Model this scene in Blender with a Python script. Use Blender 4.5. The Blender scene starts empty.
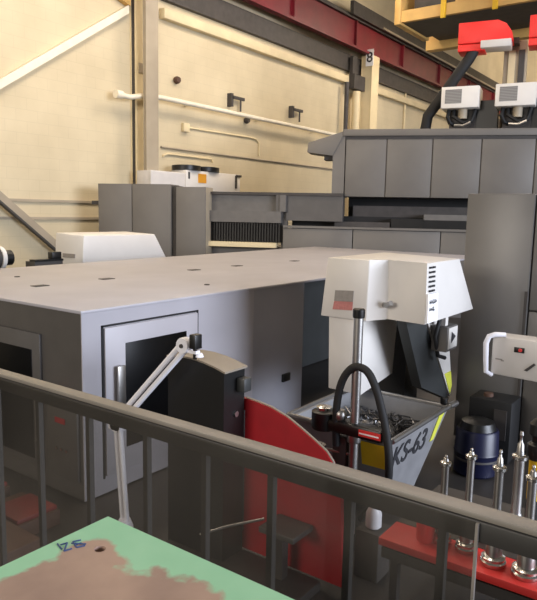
import bpy, bmesh, math, random
from mathutils import Vector, Matrix
random.seed(4)
S = bpy.context.scene
COL = S.collection
PI = math.pi
R = math.radians

# ------------------------------------------------------------------ materials
def lin(c):
    return tuple((v/255/12.92 if v/255 <= .04045 else ((v/255+.055)/1.055)**2.4) for v in c)

def mat(name, rgb, rough=.55, metal=0., var=.10, scale=3., bump=0., bscale=40., coat=0.):
    """painted / cast surface: base colour with a soft mottled variation"""
    m = bpy.data.materials.new(name); m.use_nodes = True
    nt = m.node_tree; b = nt.nodes['Principled BSDF']
    tc = nt.nodes.new('ShaderNodeTexCoord')
    n = nt.nodes.new('ShaderNodeTexNoise'); n.inputs['Scale'].default_value = scale; n.inputs['Detail'].default_value = 5
    nt.links.new(tc.outputs['Object'], n.inputs['Vector'])
    r = nt.nodes.new('ShaderNodeValToRGB')
    c = lin(rgb)
    r.color_ramp.elements[0].position = .3; r.color_ramp.elements[1].position = .7
    r.color_ramp.elements[0].color = tuple(v*(1-var) for v in c)+(1,)
    r.color_ramp.elements[1].color = tuple(min(1, v*(1+var)) for v in c)+(1,)
    nt.links.new(n.outputs['Fac'], r.inputs['Fac'])
    nt.links.new(r.outputs['Color'], b.inputs['Base Color'])
    b.inputs['Roughness'].default_value = rough; b.inputs['Metallic'].default_value = metal
    if coat: b.inputs['Coat Weight'].default_value = coat; b.inputs['Coat Roughness'].default_value = .15
    if bump:
        n2 = nt.nodes.new('ShaderNodeTexNoise'); n2.inputs['Scale'].default_value = bscale
        nt.links.new(tc.outputs['Object'], n2.inputs['Vector'])
        bp = nt.nodes.new('ShaderNodeBump'); bp.inputs['Strength'].default_value = bump; bp.inputs['Distance'].default_value = .01
        nt.links.new(n2.outputs['Fac'], bp.inputs['Height']); nt.links.new(bp.outputs['Normal'], b.inputs['Normal'])
    return m

M = {}
M['grey_paint']   = mat('machine_grey_paint', (173,170,175), .42, var=.06, scale=1.2)
M['grey_paint_cool'] = mat('darker_grey_paint', (158,158,166), .45, var=.06, scale=1.2)  # slightly darker and bluer than the main panel paint
M['gantry_paint'] = mat('gantry_grey_paint', (104,100,95), .5, var=.10, scale=.8)
M['column_paint'] = mat('column_grey_paint', (108,106,104), .38, var=.12, scale=1.)
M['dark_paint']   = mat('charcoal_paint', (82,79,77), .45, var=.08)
M['bed_paint']    = mat('bed_grey_paint', (98,95,92), .5, var=.10)
M['white_paint']  = mat('white_machine_paint', (222,218,212), .4, var=.03, scale=2)
M['offwhite']     = mat('pendant_plastic', (206,202,198), .45, var=.04)
M['lid_red']      = mat('dark_red_lid', (120,44,40), .6, var=.2)  # darker, duller red than the tool tray
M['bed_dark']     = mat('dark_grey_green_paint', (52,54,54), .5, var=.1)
M['black']        = mat('black_enamel', (16,16,16), .4, var=.2)
M['black_matt']   = mat('black_rubber', (20,20,21), .7, var=.2)
M['window_dark']  = mat('tinted_window', (8,8,9), .3, var=.1)
M['window_dark'].node_tree.nodes['Principled BSDF'].inputs['Specular IOR Level'].default_value = .15
M['cap_brown']    = mat('grey_brown_cover', (142,132,118), .5, var=.08)
M['red']          = mat('red_enamel', (158,14,26), .5, var=.12, scale=4)
M['bright_red']   = mat('bright_red_cover', (240,44,40), .45, var=.06)
M['girder_red']   = mat('girder_red_paint', (108,14,30), .5, var=.18, scale=1.)
M['tray_red']     = mat('tray_red_plastic', (214,52,48), .5, var=.10)
M['cream_steel']  = mat('cream_steel_paint', (216,199,160), .55, var=.08, scale=1.)
M['column_old']   = mat('aged_beige_steel', (160,148,128), .55, var=.12, scale=.8)
M['pipe_white']   = mat('white_pipe_paint', (232,222,200), .5, var=.06)
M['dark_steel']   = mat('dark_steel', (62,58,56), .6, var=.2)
M['rail_paint']   = mat('rail_grey_paint', (86,83,79), .4, var=.10, scale=6)
M['lit_top_strip']     = mat('lit_top_grey', (136,130,122), .4, var=.1, scale=5)
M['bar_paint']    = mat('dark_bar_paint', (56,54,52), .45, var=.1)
M['chrome']       = mat('polished_steel', (205,203,198), .25, metal=1., var=.06)
M['steel']        = mat('brushed_steel', (170,168,165), .38, metal=1., var=.12)
M['bin_metal']    = mat('galvanised_bin_sheet', (140,140,142), .5, metal=.25, var=.12, scale=4)
M['chips']        = mat('metal_shavings', (120,120,122), .35, metal=.8, var=.5, scale=30)
M['yellow']       = mat('warning_yellow', (214,172,20), .5, var=.08)
M['tape']         = mat('reflective_tape', (212,214,80), .4, var=.08)
M['crane_yellow'] = mat('crane_yellow_paint', (196,158,92), .55, var=.12, scale=1.5)
M['blue']         = mat('dark_blue_drum', (14,18,50), .4, var=.15)
M['label_grey']   = mat('label_grey', (142,136,130), .5, var=.1, scale=20)
M['label_red']    = mat('label_red', (186,118,112), .5, var=.15, scale=30)
M['paper']        = mat('notice_paper', (246,246,248), .6, var=.01)
M['ink']          = mat('ink', (44,44,48), .6, var=.05)
M['blue_ink']     = mat('blue_marker', (56,78,122), .6, var=.1)
M['lamp_amber']   = mat('amber_label', (214,150,40), .5, var=.08)
M['wood']         = mat('brown_crate', (84,60,48), .7, var=.2, scale=6)
M['floor']        = mat('shop_floor', (58,55,53), .5, var=.25, scale=.7, bump=.1)
M['ceiling']      = mat('ceiling_sheet', (120,112,100), .8, var=.1)
M['deck']         = mat('deck_plate', (96,94,92), .6, var=.15)
M['white_tube']   = mat('white_tube_paint', (240,240,248), .35, var=.02)

def wall_mat():
    m = bpy.data.materials.new('painted_block_wall'); m.use_nodes = True
    nt = m.node_tree; b = nt.nodes['Principled BSDF']
    tc = nt.nodes.new('ShaderNodeTexCoord'); mp = nt.nodes.new('ShaderNodeMapping')
    mp.inputs['Rotation'].default_value = (R(-90), 0, 0)
    nt.links.new(tc.outputs['Object'], mp.inputs['Vector'])
    br = nt.nodes.new('ShaderNodeTexBrick')
    br.inputs['Scale'].default_value = 1.; br.inputs['Brick Width'].default_value = .9; br.inputs['Row Height'].default_value = .42
    br.inputs['Mortar Size'].default_value = .012; br.inputs['Mortar Smooth'].default_value = .6
    c = lin((210,196,164))
    br.inputs['Color1'].default_value = c+(1,); br.inputs['Color2'].default_value = tuple(v*.98 for v in c)+(1,)
    br.inputs['Mortar'].default_value = tuple(v*.90 for v in c)+(1,)
    nt.links.new(mp.outputs['Vector'], br.inputs['Vector'])
    n = nt.nodes.new('ShaderNodeTexNoise'); n.inputs['Scale'].default_value = .5; n.inputs['Detail'].default_value = 6
    nt.links.new(tc.outputs['Object'], n.inputs['Vector'])
    r = nt.nodes.new('ShaderNodeValToRGB')
    r.color_ramp.elements[0].color = (.86,.85,.83,1); r.color_ramp.elements[1].color = (1,1,1,1)
    r.color_ramp.elements[0].position = .3; r.color_ramp.elements[1].position = .65
    nt.links.new(n.outputs['Fac'], r.inputs['Fac'])
    mx = nt.nodes.new('ShaderNodeMixRGB'); mx.blend_type = 'MULTIPLY'; mx.inputs[0].default_value = 1
    nt.links.new(br.outputs['Color'], mx.inputs[1]); nt.links.new(r.outputs['Color'], mx.inputs[2])
    nt.links.new(mx.outputs[0], b.inputs['Base Color'])
    b.inputs['Roughness'].default_value = .6
    return m
M['wall'] = wall_mat()

def glass_mat():
    """scuffed clear guard sheet: mostly see-through, a little scatter, mirror-like at a glance"""
    m = bpy.data.materials.new('scuffed_clear_sheet'); m.use_nodes = True
    nt = m.node_tree; nt.nodes.clear()
    o = nt.nodes.new('ShaderNodeOutputMaterial')
    t = nt.nodes.new('ShaderNodeBsdfTransparent'); t.inputs[0].default_value = (.74,.73,.71,1)
    d = nt.nodes.new('ShaderNodeBsdfDiffuse'); d.inputs[0].default_value = (.45,.42,.38,1)
    g = nt.nodes.new('ShaderNodeBsdfGlossy'); g.inputs['Roughness'].default_value = .05
    lw = nt.nodes.new('ShaderNodeLayerWeight'); lw.inputs[0].default_value = .5
    pw = nt.nodes.new('ShaderNodeMath'); pw.operation = 'POWER'; pw.inputs[1].default_value = 4.
    nt.links.new(lw.outputs['Facing'], pw.inputs[0])
    fr = nt.nodes.new('ShaderNodeMath'); fr.operation = 'MULTIPLY_ADD'; fr.inputs[1].default_value = .5; fr.inputs[2].default_value = .025
    nt.links.new(pw.outputs[0], fr.inputs[0])
    tc = nt.nodes.new('ShaderNodeTexCoord')
    n = nt.nodes.new('ShaderNodeTexNoise'); n.inputs['Scale'].default_value = 3.5; n.inputs['Detail'].default_value = 4
    nt.links.new(tc.outputs['Object'], n.inputs['Vector'])
    mr = nt.nodes.new('ShaderNodeMapRange'); mr.inputs['From Min'].default_value=.3; mr.inputs['From Max'].default_value=.7
    mr.inputs['To Min'].default_value=.03; mr.inputs['To Max'].default_value=.065
    nt.links.new(n.outputs['Fac'], mr.inputs['Value'])
    a = nt.nodes.new('ShaderNodeMixShader'); nt.links.new(mr.outputs[0], a.inputs[0])
    nt.links.new(t.outputs[0], a.inputs[1]); nt.links.new(d.outputs[0], a.inputs[2])
    c = nt.nodes.new('ShaderNodeMixShader'); nt.links.new(fr.outputs[0], c.inputs[0])
    nt.links.new(a.outputs[0], c.inputs[1]); nt.links.new(g.outputs[0], c.inputs[2])
    nt.links.new(c.outputs[0], o.inputs['Surface'])
    return m
M['glass'] = glass_mat()

def table_mat():
    """green machine table whose middle is worn through to a brown stain with a ragged edge"""
    m = bpy.data.materials.new('worn_green_table'); m.use_nodes = True
    nt = m.node_tree; b = nt.nodes['Principled BSDF']
    tc = nt.nodes.new('ShaderNodeTexCoord')
    sx = nt.nodes.new('ShaderNodeSeparateXYZ'); nt.links.new(tc.outputs['Object'], sx.inputs[0])
    n = nt.nodes.new('ShaderNodeTexNoise'); n.inputs['Scale'].default_value = 6; n.inputs['Detail'].default_value = 8
    nt.links.new(tc.outputs['Object'], n.inputs['Vector'])
    def math_(op, a, bb):
        q = nt.nodes.new('ShaderNodeMath'); q.operation = op
        for i, v in enumerate((a, bb)):
            if isinstance(v, (int, float)): q.inputs[i].default_value = v
            else: nt.links.new(v, q.inputs[i])
        return q.outputs[0]
    # distance to the two far edges (the table's origin is its far right corner)
    dx = math_('MULTIPLY', sx.outputs[0], -1.); dy = math_('MULTIPLY', sx.outputs[1], -1.)
    dy2 = math_('ADD', dy, .012)
    dd = math_('MINIMUM', dx, math_('MULTIPLY', dy2, 1.05))
    jit = math_('MULTIPLY', math_('SUBTRACT', n.outputs['Fac'], .5), .30)
    e = math_('ADD', dd, jit)
    mr = nt.nodes.new('ShaderNodeMapRange'); mr.inputs['From Min'].default_value = .085; mr.inputs['From Max'].default_value = .10
    nt.links.new(e, mr.inputs['Value'])
    r1 = nt.nodes.new('ShaderNodeValToRGB')
    r1.color_ramp.elements[0].color = lin((120,190,152))+(1,); r1.color_ramp.elements[1].color = lin((158,214,180))+(1,)
    n2 = nt.nodes.new('ShaderNodeTexNoise'); n2.inputs['Scale'].default_value = 9; nt.links.new(tc.outputs['Object'], n2.inputs['Vector'])
    nt.links.new(n2.outputs['Fac'], r1.inputs['Fac'])
    r2 = nt.nodes.new('ShaderNodeValToRGB')
    r2.color_ramp.elements[0].color = lin((136,112,104))+(1,); r2.color_ramp.elements[1].color = lin((180,152,136))+(1,)
    r2.color_ramp.elements[0].position = .3; r2.color_ramp.elements[1].position = .7
    n3 = nt.nodes.new('ShaderNodeTexNoise'); n3.inputs['Scale'].default_value = 5; n3.inputs['Detail'].default_value = 7; nt.links.new(tc.outputs['Object'], n3.inputs['Vector'])
    nt.links.new(n3.outputs['Fac'], r2.inputs['Fac'])
    mx = nt.nodes.new('ShaderNodeMixRGB'); nt.links.new(mr.outputs[0], mx.inputs[0])
    nt.links.new(r1.outputs[0], mx.inputs[1]); nt.links.new(r2.outputs[0], mx.inputs[2])
    nt.links.new(mx.outputs[0], b.inputs['Base Color']); b.inputs['Roughness'].default_value = .5
    return m
M['table'] = table_mat()

def vent_mat():
    m = bpy.data.materials.new('louvre_grille'); m.use_nodes = True
    nt = m.node_tree; b = nt.nodes['Principled BSDF']
    tc = nt.nodes.new('ShaderNodeTexCoord'); w = nt.nodes.new('ShaderNodeTexWave')
    w.bands_direction = 'Z'; w.inputs['Scale'].default_value = 6
    nt.links.new(tc.outputs['Object'], w.inputs['Vector'])
    r = nt.nodes.new('ShaderNodeValToRGB'); r.color_ramp.elements[0].color = lin((96,94,92))+(1,); r.color_ramp.elements[1].color = lin((150,148,146))+(1,)
    nt.links.new(w.outputs['Fac'], r.inputs['Fac']); nt.links.new(r.outputs[0], b.inputs['Base Color'])
    b.inputs['Roughness'].default_value = .6
    return m
M['vent'] = vent_mat()

# ------------------------------------------------------------------ mesh helper
class MB:
    """collects shapes, links them as ONE mesh object"""
    def __init__(self, frame=None):
        self.bm = bmesh.new(); self.f = frame or Matrix.Identity(4)
    def _v(self, p): return self.bm.verts.new(self.f @ Vector(p))
    def hexa(self, b, t, bev=0.):
        """b, t: four bottom and four top points, counter-clockwise from above"""
        vb = [self._v(p) for p in b]; vt = [self._v(p) for p in t]
        fs = [self.bm.faces.new(vb[::-1]), self.bm.faces.new(vt)]
        n = len(vb)
        for i in range(n): fs.append(self.bm.faces.new((vb[i], vb[(i+1)%n], vt[(i+1)%n], vt[i])))
        if bev:
            es = list({e for f in fs for e in f.edges})
            bmesh.ops.bevel(self.bm, geom=es, offset=bev, segments=2, affect='EDGES', profile=.5)
        return self
    def box(self, x0, x1, y0, y1, z0, z1, bev=0.):
        q = lambda z: [(x0,y0,z),(x1,y0,z),(x1,y1,z),(x0,y1,z)]
        return self.hexa(q(z0), q(z1), bev)
    def prism(self, pts, axis, a0, a1, bev=0.):
        """pts: outline in the plane across the axis (x: (y,z)  y: (x,z)  z: (x,y))"""
        def mk(p, a): return {'x':(a,p[0],p[1]), 'y':(p[0],a,p[1]), 'z':(p[0],p[1],a)}[axis]
        self.hexa([mk(p,a0) for p in pts], [mk(p,a1) for p in pts], bev)
        return self
    def path(self, pts, r, seg=10, caps=True):
        pts = [Vector(p) for p in pts]; rs = r if isinstance(r, (list,tuple)) else [r]*len(pts)
        rings = []; up = None
        for i, p in enumerate(pts):
            t = (pts[min(i+1,len(pts)-1)]-pts[max(i-1,0)]).normalized()
            if up is None:
                up = Vector((0,0,1)) if abs(t.z) < .9 else Vector((1,0,0))
            a = (up - t*up.dot(t)).normalized(); up = a; b = t.cross(a)
            rings.append([self._v(p+(a*math.cos(2*PI*k/seg)+b*math.sin(2*PI*k/seg))*rs[i]) for k in range(seg)])
        for A, B in zip(rings, rings[1:]):
            for k in range(seg):
                f = self.bm.faces.new((A[k], A[(k+1)%seg], B[(k+1)%seg], B[k])); f.smooth = True
        if caps:
            self.bm.faces.new(rings[0][::-1]); self.bm.faces.new(rings[-1])
        return self
    def tube(self, p0, p1, r, seg=12): return self.path([p0, p1], r, seg)
    def lathe(self, prof, c, seg=20, axis='z'):
        rings = []
        for r, h in prof:
            ring = []
            for k in range(seg):
                a = 2*PI*k/seg; u, w = r*math.cos(a), r*math.sin(a)
                d = {'z':(u,w,h), 'x':(h,u,w), 'y':(w,h,u)}[axis]
                ring.append(self._v((c[0]+d[0], c[1]+d[1], c[2]+d[2])))
            rings.append(ring)
        for A, B in zip(rings, rings[1:]):
            for k in range(seg):
                f = self.bm.faces.new((A[k], A[(k+1)%seg], B[(k+1)%seg], B[k])); f.smooth = True
        self.bm.faces.new(rings[0][::-1]); self.bm.faces.new(rings[-1])
        return self
    def build(self, name, m, parent=None):
        bm = self.bm
        bmesh.ops.recalc_face_normals(bm, faces=bm.faces)
        me = bpy.data.meshes.new(name)
        loc = None
        if parent is not None:
            root = parent
            while root.parent: root = root.parent
            W = Matrix.Translation(root.location) @ root.rotation_euler.to_matrix().to_4x4()
            bm.transform(W.inverted())
        else:
            xs = [v.co for v in bm.verts]
            lo = Vector([min(c[i] for c in xs) for i in range(3)]); hi = Vector([max(c[i] for c in xs) for i in range(3)])
            loc = Vector(((lo.x+hi.x)/2, (lo.y+hi.y)/2, lo.z)); bm.transform(Matrix.Translation(-loc))
        bm.to_mesh(me); bm.free()
        try: me.set_sharp_from_angle(angle=R(40))
        except Exception: pass
        me.materials.append(M[m] if isinstance(m, str) else m)
        o = bpy.data.objects.new(name, me); COL.objects.link(o)
        if parent is not None: o.parent = parent
        else: o.location = loc
        return o

def tag(o, label, cat, group=None):
    o['label'] = label; o['category'] = cat
    if group: o['group'] = group
    return o
def thing(name, label, cat, loc, rz=0., group=None):
    o = bpy.data.objects.new(name, None); COL.objects.link(o)
    o.location = loc; o.rotation_euler = (0,0,rz); o.empty_display_size = .2
    return tag(o, label, cat, group)
def struct(name, mb, m):
    o = mb.build(name, m); o['kind'] = 'structure'; return o
def lettering(name, txt, size, W, m, parent, depth=.004):
    """raised lettering as a mesh; W places it (x along the line, y up, z out)"""
    cu = bpy.data.curves.new(name, 'FONT'); cu.body = txt; cu.size = size; cu.extrude = depth; cu.offset = size*.012; cu.align_x = 'CENTER'; cu.align_y = 'CENTER'
    t = bpy.data.objects.new(name+'_source', cu); COL.objects.link(t)
    dg = bpy.context.evaluated_depsgraph_get()
    me = bpy.data.meshes.new_from_object(t.evaluated_get(dg))
    bpy.data.objects.remove(t)
    mb = MB(); mb.bm.from_mesh(me); mb.bm.transform(W)
    return mb.build(name, m, parent)
def basis(o, x, y):
    x = Vector(x).normalized(); y = Vector(y).normalized(); z = x.cross(y)
    return Matrix(((x.x,y.x,z.x,o[0]),(x.y,y.y,z.y,o[1]),(x.z,y.z,z.z,o[2]),(0,0,0,1)))

# ------------------------------------------------------------------ setting
struct('floor', MB().box(-8, 76, -14, 21.5, -.2, 0), 'floor')
struct('wall_back', MB().box(-8, 76, 21.5, 21.8, 0, 27), 'wall')
struct('wall_end', MB().box(75.7, 76, -14, 21.5, 0, 27), 'wall')
struct('ceiling', MB().box(-8, 76, -14, 21.8, 27, 27.2), 'ceiling')
struct('floor_platform', MB().box(-2.4, 1.2, -2.2, 3.4, 1.9, 2.0), 'deck')
# girts and a dark band running along the block wall
struct('trim_1', MB().box(20.9, 70, 21.15, 21.5, 11.95, 12.38, .02), 'cream_steel')
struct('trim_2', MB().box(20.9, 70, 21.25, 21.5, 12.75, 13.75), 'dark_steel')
struct('trim_3', MB().box(6, 19.0, 21.42, 21.5, 3.80, 3.90), 'column_old')
struct('trim_4', MB().box(6, 19.0, 21.42, 21.5, 3.14, 3.24), 'column_old')

# ------------------------------------------------------------------ wall fittings
def column(label, x0, x1, y0, y1, z1, m, side):
    t = thing('steel_column', label, 'column', ((x0+x1)/2, (y0+y1)/2, 0), group='steel columns along the block wall')
    MB().box(x0, x1, y0, y0+.06, 0, z1).build('flange', m, t)
    MB().box(x0, x1, y1-.06, y1, 0, z1).build('flange', m, t)
    MB().box(x0+.03, x1-.03, y0+.06, y1-.06, 0, z1).build('web', side, t)
    return t
a = column('cream steel column against the wall, left of the grey-beige one', 19.2, 20.2, 21.15, 21.49, 16.9, 'cream_steel', 'dark_steel')  # dark sides paint the shade between the column's flanges
MB().box(19.35, 19.9, 21.10, 21.15, 9.35, 9.75).build('splice_plate', 'column_old', a)
MB().box(19.35, 19.9, 21.10, 21.15, 4.9, 5.1).build('splice_plate', 'column_old', a)
column('grey-beige steel column in front of the cream one near the left', 19.1, 19.8, 20.42, 20.6, 16.9, 'column_old', 'column_old')
c8 = column('far cream steel column carrying a small white number plate', 38.9, 39.9, 20.3, 21.1, 13.9, 'cream_steel', 'cream_steel')
pl = MB().box(38.83, 38.86, 20.2, 20.75, 13.2, 14.25).build('number_plate', 'paper', c8)
MB().box(38.86, 38.9, 20.35, 20.6, 13.3, 13.5).build('plate_bracket', 'dark_steel', c8)
lettering('number', '8', .9, basis((38.825, 20.475, 13.72), (0,-1,0), (0,0,1)), 'ink', pl, .003)
cg = thing('steel_bracket', 'dark bracket joining the cream girt to the far column', 'bracket', (38.0, 21.0, 11.6))
MB().box(37.4, 38.85, 20.75, 21.14, 11.6, 12.5).build('bracket_block', 'dark_steel', cg)
MB().box(37.4, 37.9, 20.9, 21.14, 12.5, 13.6).build('upright', 'dark_steel', cg)
dp = MB(); dp.tube((36.9,21.0,0), (36.9,21.0,11.9), .14); tag(dp.build('downpipe', 'dark_steel'), 'dark vertical downpipe just left of the far numbered column', 'pipe')
dp = MB(); dp.tube((38.1,20.95,0), (38.1,20.95,11.5), .26); tag(dp.build('downpipe', 'cream_steel'), 'thick cream vertical downpipe beside the far numbered column', 'pipe')

p = MB(); p.path([(17.9,20.85,8.22),(18.6,20.85,8.2),(19.2,20.87,8.34),(20.4,20.88,8.46),(36.4,20.88,8.46)], .11, 10)
p.lathe([(.17,-.16),(.17,.16)], (18.0,20.85,8.22), 12, 'x')
for x in (22.5, 28.0, 33.5): p.box(x-.05, x+.05, 20.88, 21.49, 8.42, 8.5)
tag(p.build('wall_pipe', 'pipe_white'), 'thick white pipe running level along the block wall past the columns', 'pipe')
p = MB().tube((20.95,21.45,6.42), (36.5,21.45,6.42), .05)
tag(p.build('conduit', 'column_old'), 'thin level conduit low on the wall above the cooling unit', 'pipe')
p = MB().path([(22.55,21.45,7.47),(27.6,21.45,7.52),(28.0,21.45,7.49),(28.3,21.45,7.3),(28.32,21.45,6.6)], .05); p.box(22.3,22.7,21.3,21.49,7.25,7.65,.03)
tag(p.build('conduit', 'cream_steel'), 'cream conduit on the wall that turns down in an elbow', 'pipe')
p = MB().path([(21.1,21.45,6.0),(21.1,21.45,6.05),(21.4,21.45,6.15),(24.4,21.45,6.15),(24.5,21.45,6.0)], .05)
tag(p.build('conduit', 'cream_steel'), 'short cream conduit looping just above the cooling unit', 'pipe')
p = MB().path([(46.6,21.4,0),(46.6,21.4,13.2),(46.9,21.4,13.6),(50.5,21.4,13.6)], .09)
tag(p.build('conduit', 'cream_steel'), 'far cream conduit that bends right near the hose', 'pipe')
for (x, z, lab) in ((25.7, 9.2, 'small wall hook bracket on the left, near the cooling unit'), (31.2, 9.35, 'small wall hook bracket on the right, toward the beam')):
    b = MB().box(x-.08, x+.08, 21.2, 21.49, z-.35, z+.3).box(x, x+1.0, 21.2, 21.3, z+.05, z+.2).tube((x+.75,21.28,z-.5),(x+.75,21.28,z+.1),.05)
    tag(b.build('wall_bracket', 'dark_steel'), lab, 'bracket', 'hook brackets on the wall')
for (x, z, lab, m) in ((21.9, 9.5, 'brown round junction box fixed high on the wall right of the columns', 'wood'), (27.1, 8.35, 'dark round junction box on the wall just below the white pipe', 'dark_steel')):
    b = MB().lathe([(.13,-.25),(.17,-.15),(.17,-.08),(.12,0)], (x,21.49,z), 14, 'y'); tag(b.build('junction_box', m), lab, 'junction box')

# braces in the left bay
br = MB().hexa([(6.0,21.25,2.92),(18.95,21.25,11.66),(18.95,21.49,11.66),(6.0,21.49,2.92)], [(6.0,21.25,3.25),(18.95,21.25,11.99),(18.95,21.49,11.99),(6.0,21.49,3.25)])
tag(br.build('wall_brace', 'pipe_white'), 'long pale brace rising to the cream column at top left', 'brace')
lb = thing('wall_brace', 'dark-edged steel angle brace sloping down to the white hood on the left', 'brace', (14, 21.3, 1.2))
MB().hexa([(10.0,21.2,6.0),(16.6,21.2,.75),(16.6,21.26,.75),(10.0,21.26,6.0)], [(10.0,21.2,6.42),(16.6,21.2,1.17),(16.6,21.26,1.17),(10.0,21.26,6.42)]).build('flange', 'column_old', lb)
MB().hexa([(10.0,21.0,5.9),(16.6,21.0,.65),(16.6,21.2,.65),(10.0,21.2,5.9)], [(10.0,21.0,5.99),(16.6,21.0,.74),(16.6,21.2,.74),(10.0,21.2,5.99)]).build('lip', 'dark_steel', lb)
ub = MB().hexa([(15.4,21.2,13.0),(19.0,21.2,11.95),(19.0,21.45,11.95),(15.4,21.49,13.0)], [(15.4,21.2,13.5),(19.0,21.2,12.45),(19.0,21.45,12.45),(15.4,21.45,13.5)])
tag(ub.build('wall_brace', 'crane_yellow'), 'short tan brace at the top edge left of the cream column', 'brace')

# crane runway and bridge
g = thing('crane_runway', 'red crane runway girder running high along the back wall', 'girder', (45, 20.7, 13.95))
MB().box(24.0, 75, 20.66, 20.74, 14.1, 15.6).build('web', 'girder_red', g)
MB().box(24.0, 75, 20.45, 20.95, 15.6, 15.75).build('top_flange', 'dark_steel', g)
MB().box(24.0, 75, 20.5, 20.9, 13.95, 14.1).build('bottom_flange', 'girder_red', g)
for x in (30, 37, 44, 51, 58, 65):
    MB().box(x, x+.12, 20.48, 20.66, 14.1, 15.6).build('stiffener', 'girder_red', g)
r = MB().box(24, 75, 20.62, 20.78, 15.75, 15.92); r.build('rail', 'dark_steel', g)
tb = MB().box(36, 75, 20.2, 20.45, 15.7, 16.5); tb.build('cable_trough', 'dark_steel', g)
MB().box(40, 75, 20.14, 20.2, 15.72, 15.85).build('conductor_bar', 'column_old', g)
cr = thing('bridge_crane', 'yellow overhead crane bridge crossing the top right corner', 'crane', (28.3, 4, 12.2))
MB().box(27.5, 27.7, -8, 13.0, 12.10, 12.58).build('lower_chord', 'crane_yellow', cr)
MB().box(27.7, 30.4, -8, 13.0, 12.10, 12.2).build('walkway', 'dark_steel', cr)
MB().box(30.4, 30.6, -8, 13.0, 12.2, 15.2).build('girder_plate', 'crane_yellow', cr)
MB().box(27.4, 30.7, 13.0, 13.3, 12.0, 14.4, .03).build('end_carriage', 'crane_yellow', cr)
MB().box(27.9, 29.2, 11.2, 12.6, 12.6, 13.6, .03).build('motor', 'dark_steel', cr)
for y in (11.05, 8.85, 6.4): MB().box(27.4, 27.5, y-.10, y+.10, 11.98, 15.0).build('post', 'yellow', cr)
MB().box(32.0, 32.5, -8, 13.7, 11.9, 12.6).build('rear_chord', 'crane_yellow', cr)
MB().box(30.6, 32.0, -8, 13.0, 12.3, 12.45).build('rear_deck', 'dark_steel', cr)

# ------------------------------------------------------------------ big enclosed machine
e = thing('machining_enclosure', 'large grey flat-topped machine enclosure with a windowed front door', 'machine', (4.7, 6.15, 0))
MB().hexa([(4.68,6.13,2.36),(19.5,6.13,2.36),(19.5,12.2,2.36),(4.68,11.45,2.36)], [(4.68,6.13,2.4),(19.5,6.13,2.4),(19.5,12.2,2.4),(4.68,11.45,2.4)], .008).build('roof_panel', 'grey_paint', e)
MB().box(4.70, 8.05, 6.15, 6.165, .02, 2.36).build('front_panel', 'grey_paint', e)
MB().box(8.06, 9.55, 6.165, 6.25, .02, 2.36).build('front_panel', 'grey_paint_cool', e)
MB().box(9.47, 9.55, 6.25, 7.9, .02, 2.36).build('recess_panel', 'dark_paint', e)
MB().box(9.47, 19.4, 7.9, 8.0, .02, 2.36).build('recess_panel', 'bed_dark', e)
MB().box(19.3, 19.4, 8.0, 12.03, .02, 2.36).build('end_panel', 'grey_paint', e)
MB().hexa([(4.8,11.30,.02),(19.3,12.05,.02),(19.3,12.15,.02),(4.8,11.40,.02)], [(4.8,11.30,2.36),(19.3,12.05,2.36),(19.3,12.15,2.36),(4.8,11.40,2.36)]).build('rear_panel', 'grey_paint', e)
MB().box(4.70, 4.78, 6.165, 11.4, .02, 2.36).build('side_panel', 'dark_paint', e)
d = MB().box(5.02, 6.69, 6.115, 6.15, .25, 2.15, .006).build('door', 'grey_paint', e)
MB().box(5.34, 6.45, 6.105, 6.118, .55, 1.92, .004).build('window_pane', 'window_dark', d)
h = MB().box(5.15, 5.27, 6.03, 6.065, 1.15, 1.66, .01).box(5.19,5.23,6.06,6.118,1.2,1.25).box(5.19,5.23,6.06,6.118,1.56,1.61)
h.build('handle', 'steel', d)
gk = MB()
for q in ((4.985,5.01,.22,2.18),(6.70,6.725,.22,2.18)): gk.box(q[0],q[1],6.135,6.15,q[2],q[3])
gk.box(4.985,6.725,6.135,6.15,2.16,2.185); gk.build('door_gasket', 'black_matt', e)
MB().box(8.9, 9.12, 6.12, 6.166, .66, .80, .01).build('latch', 'black', e)
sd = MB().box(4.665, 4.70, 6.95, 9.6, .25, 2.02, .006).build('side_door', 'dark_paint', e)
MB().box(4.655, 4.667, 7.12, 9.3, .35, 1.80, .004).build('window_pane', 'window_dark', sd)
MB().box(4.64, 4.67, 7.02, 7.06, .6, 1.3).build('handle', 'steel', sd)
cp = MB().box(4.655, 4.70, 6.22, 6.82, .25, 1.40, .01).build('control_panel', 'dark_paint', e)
MB().lathe([(.05,0),(.055,-.04),(.04,-.06)], (4.655,6.63,1.38), 14, 'x').build('stop_button', 'tray_red', cp)
MB().box(4.648,4.656,6.45,6.65,.95,1.02).build('red_label', 'red', cp)
for y in (6.42, 6.52, 6.62): MB().lathe([(.018,0),(.018,-.02)], (4.655,y,.62), 10, 'x').build('indicator_light', 'chrome', cp)
for (x, y) in ((5.8,8.58),(7.18,8.68),(9.54,8.83),(10.96,8.86),(13.2,8.83)):
    MB().box(x-.12, x+.12, y-.08, y+.08, 2.399, 2.410, .004).build('roof_vent', 'dark_steel', e)
for (x, y) in ((6.29,9.96),(7.75,6.89)): MB().lathe([(.05,0),(.04,.015)], (x,y,2.4), 10).build('roof_bolt', 'dark_steel', e)

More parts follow.
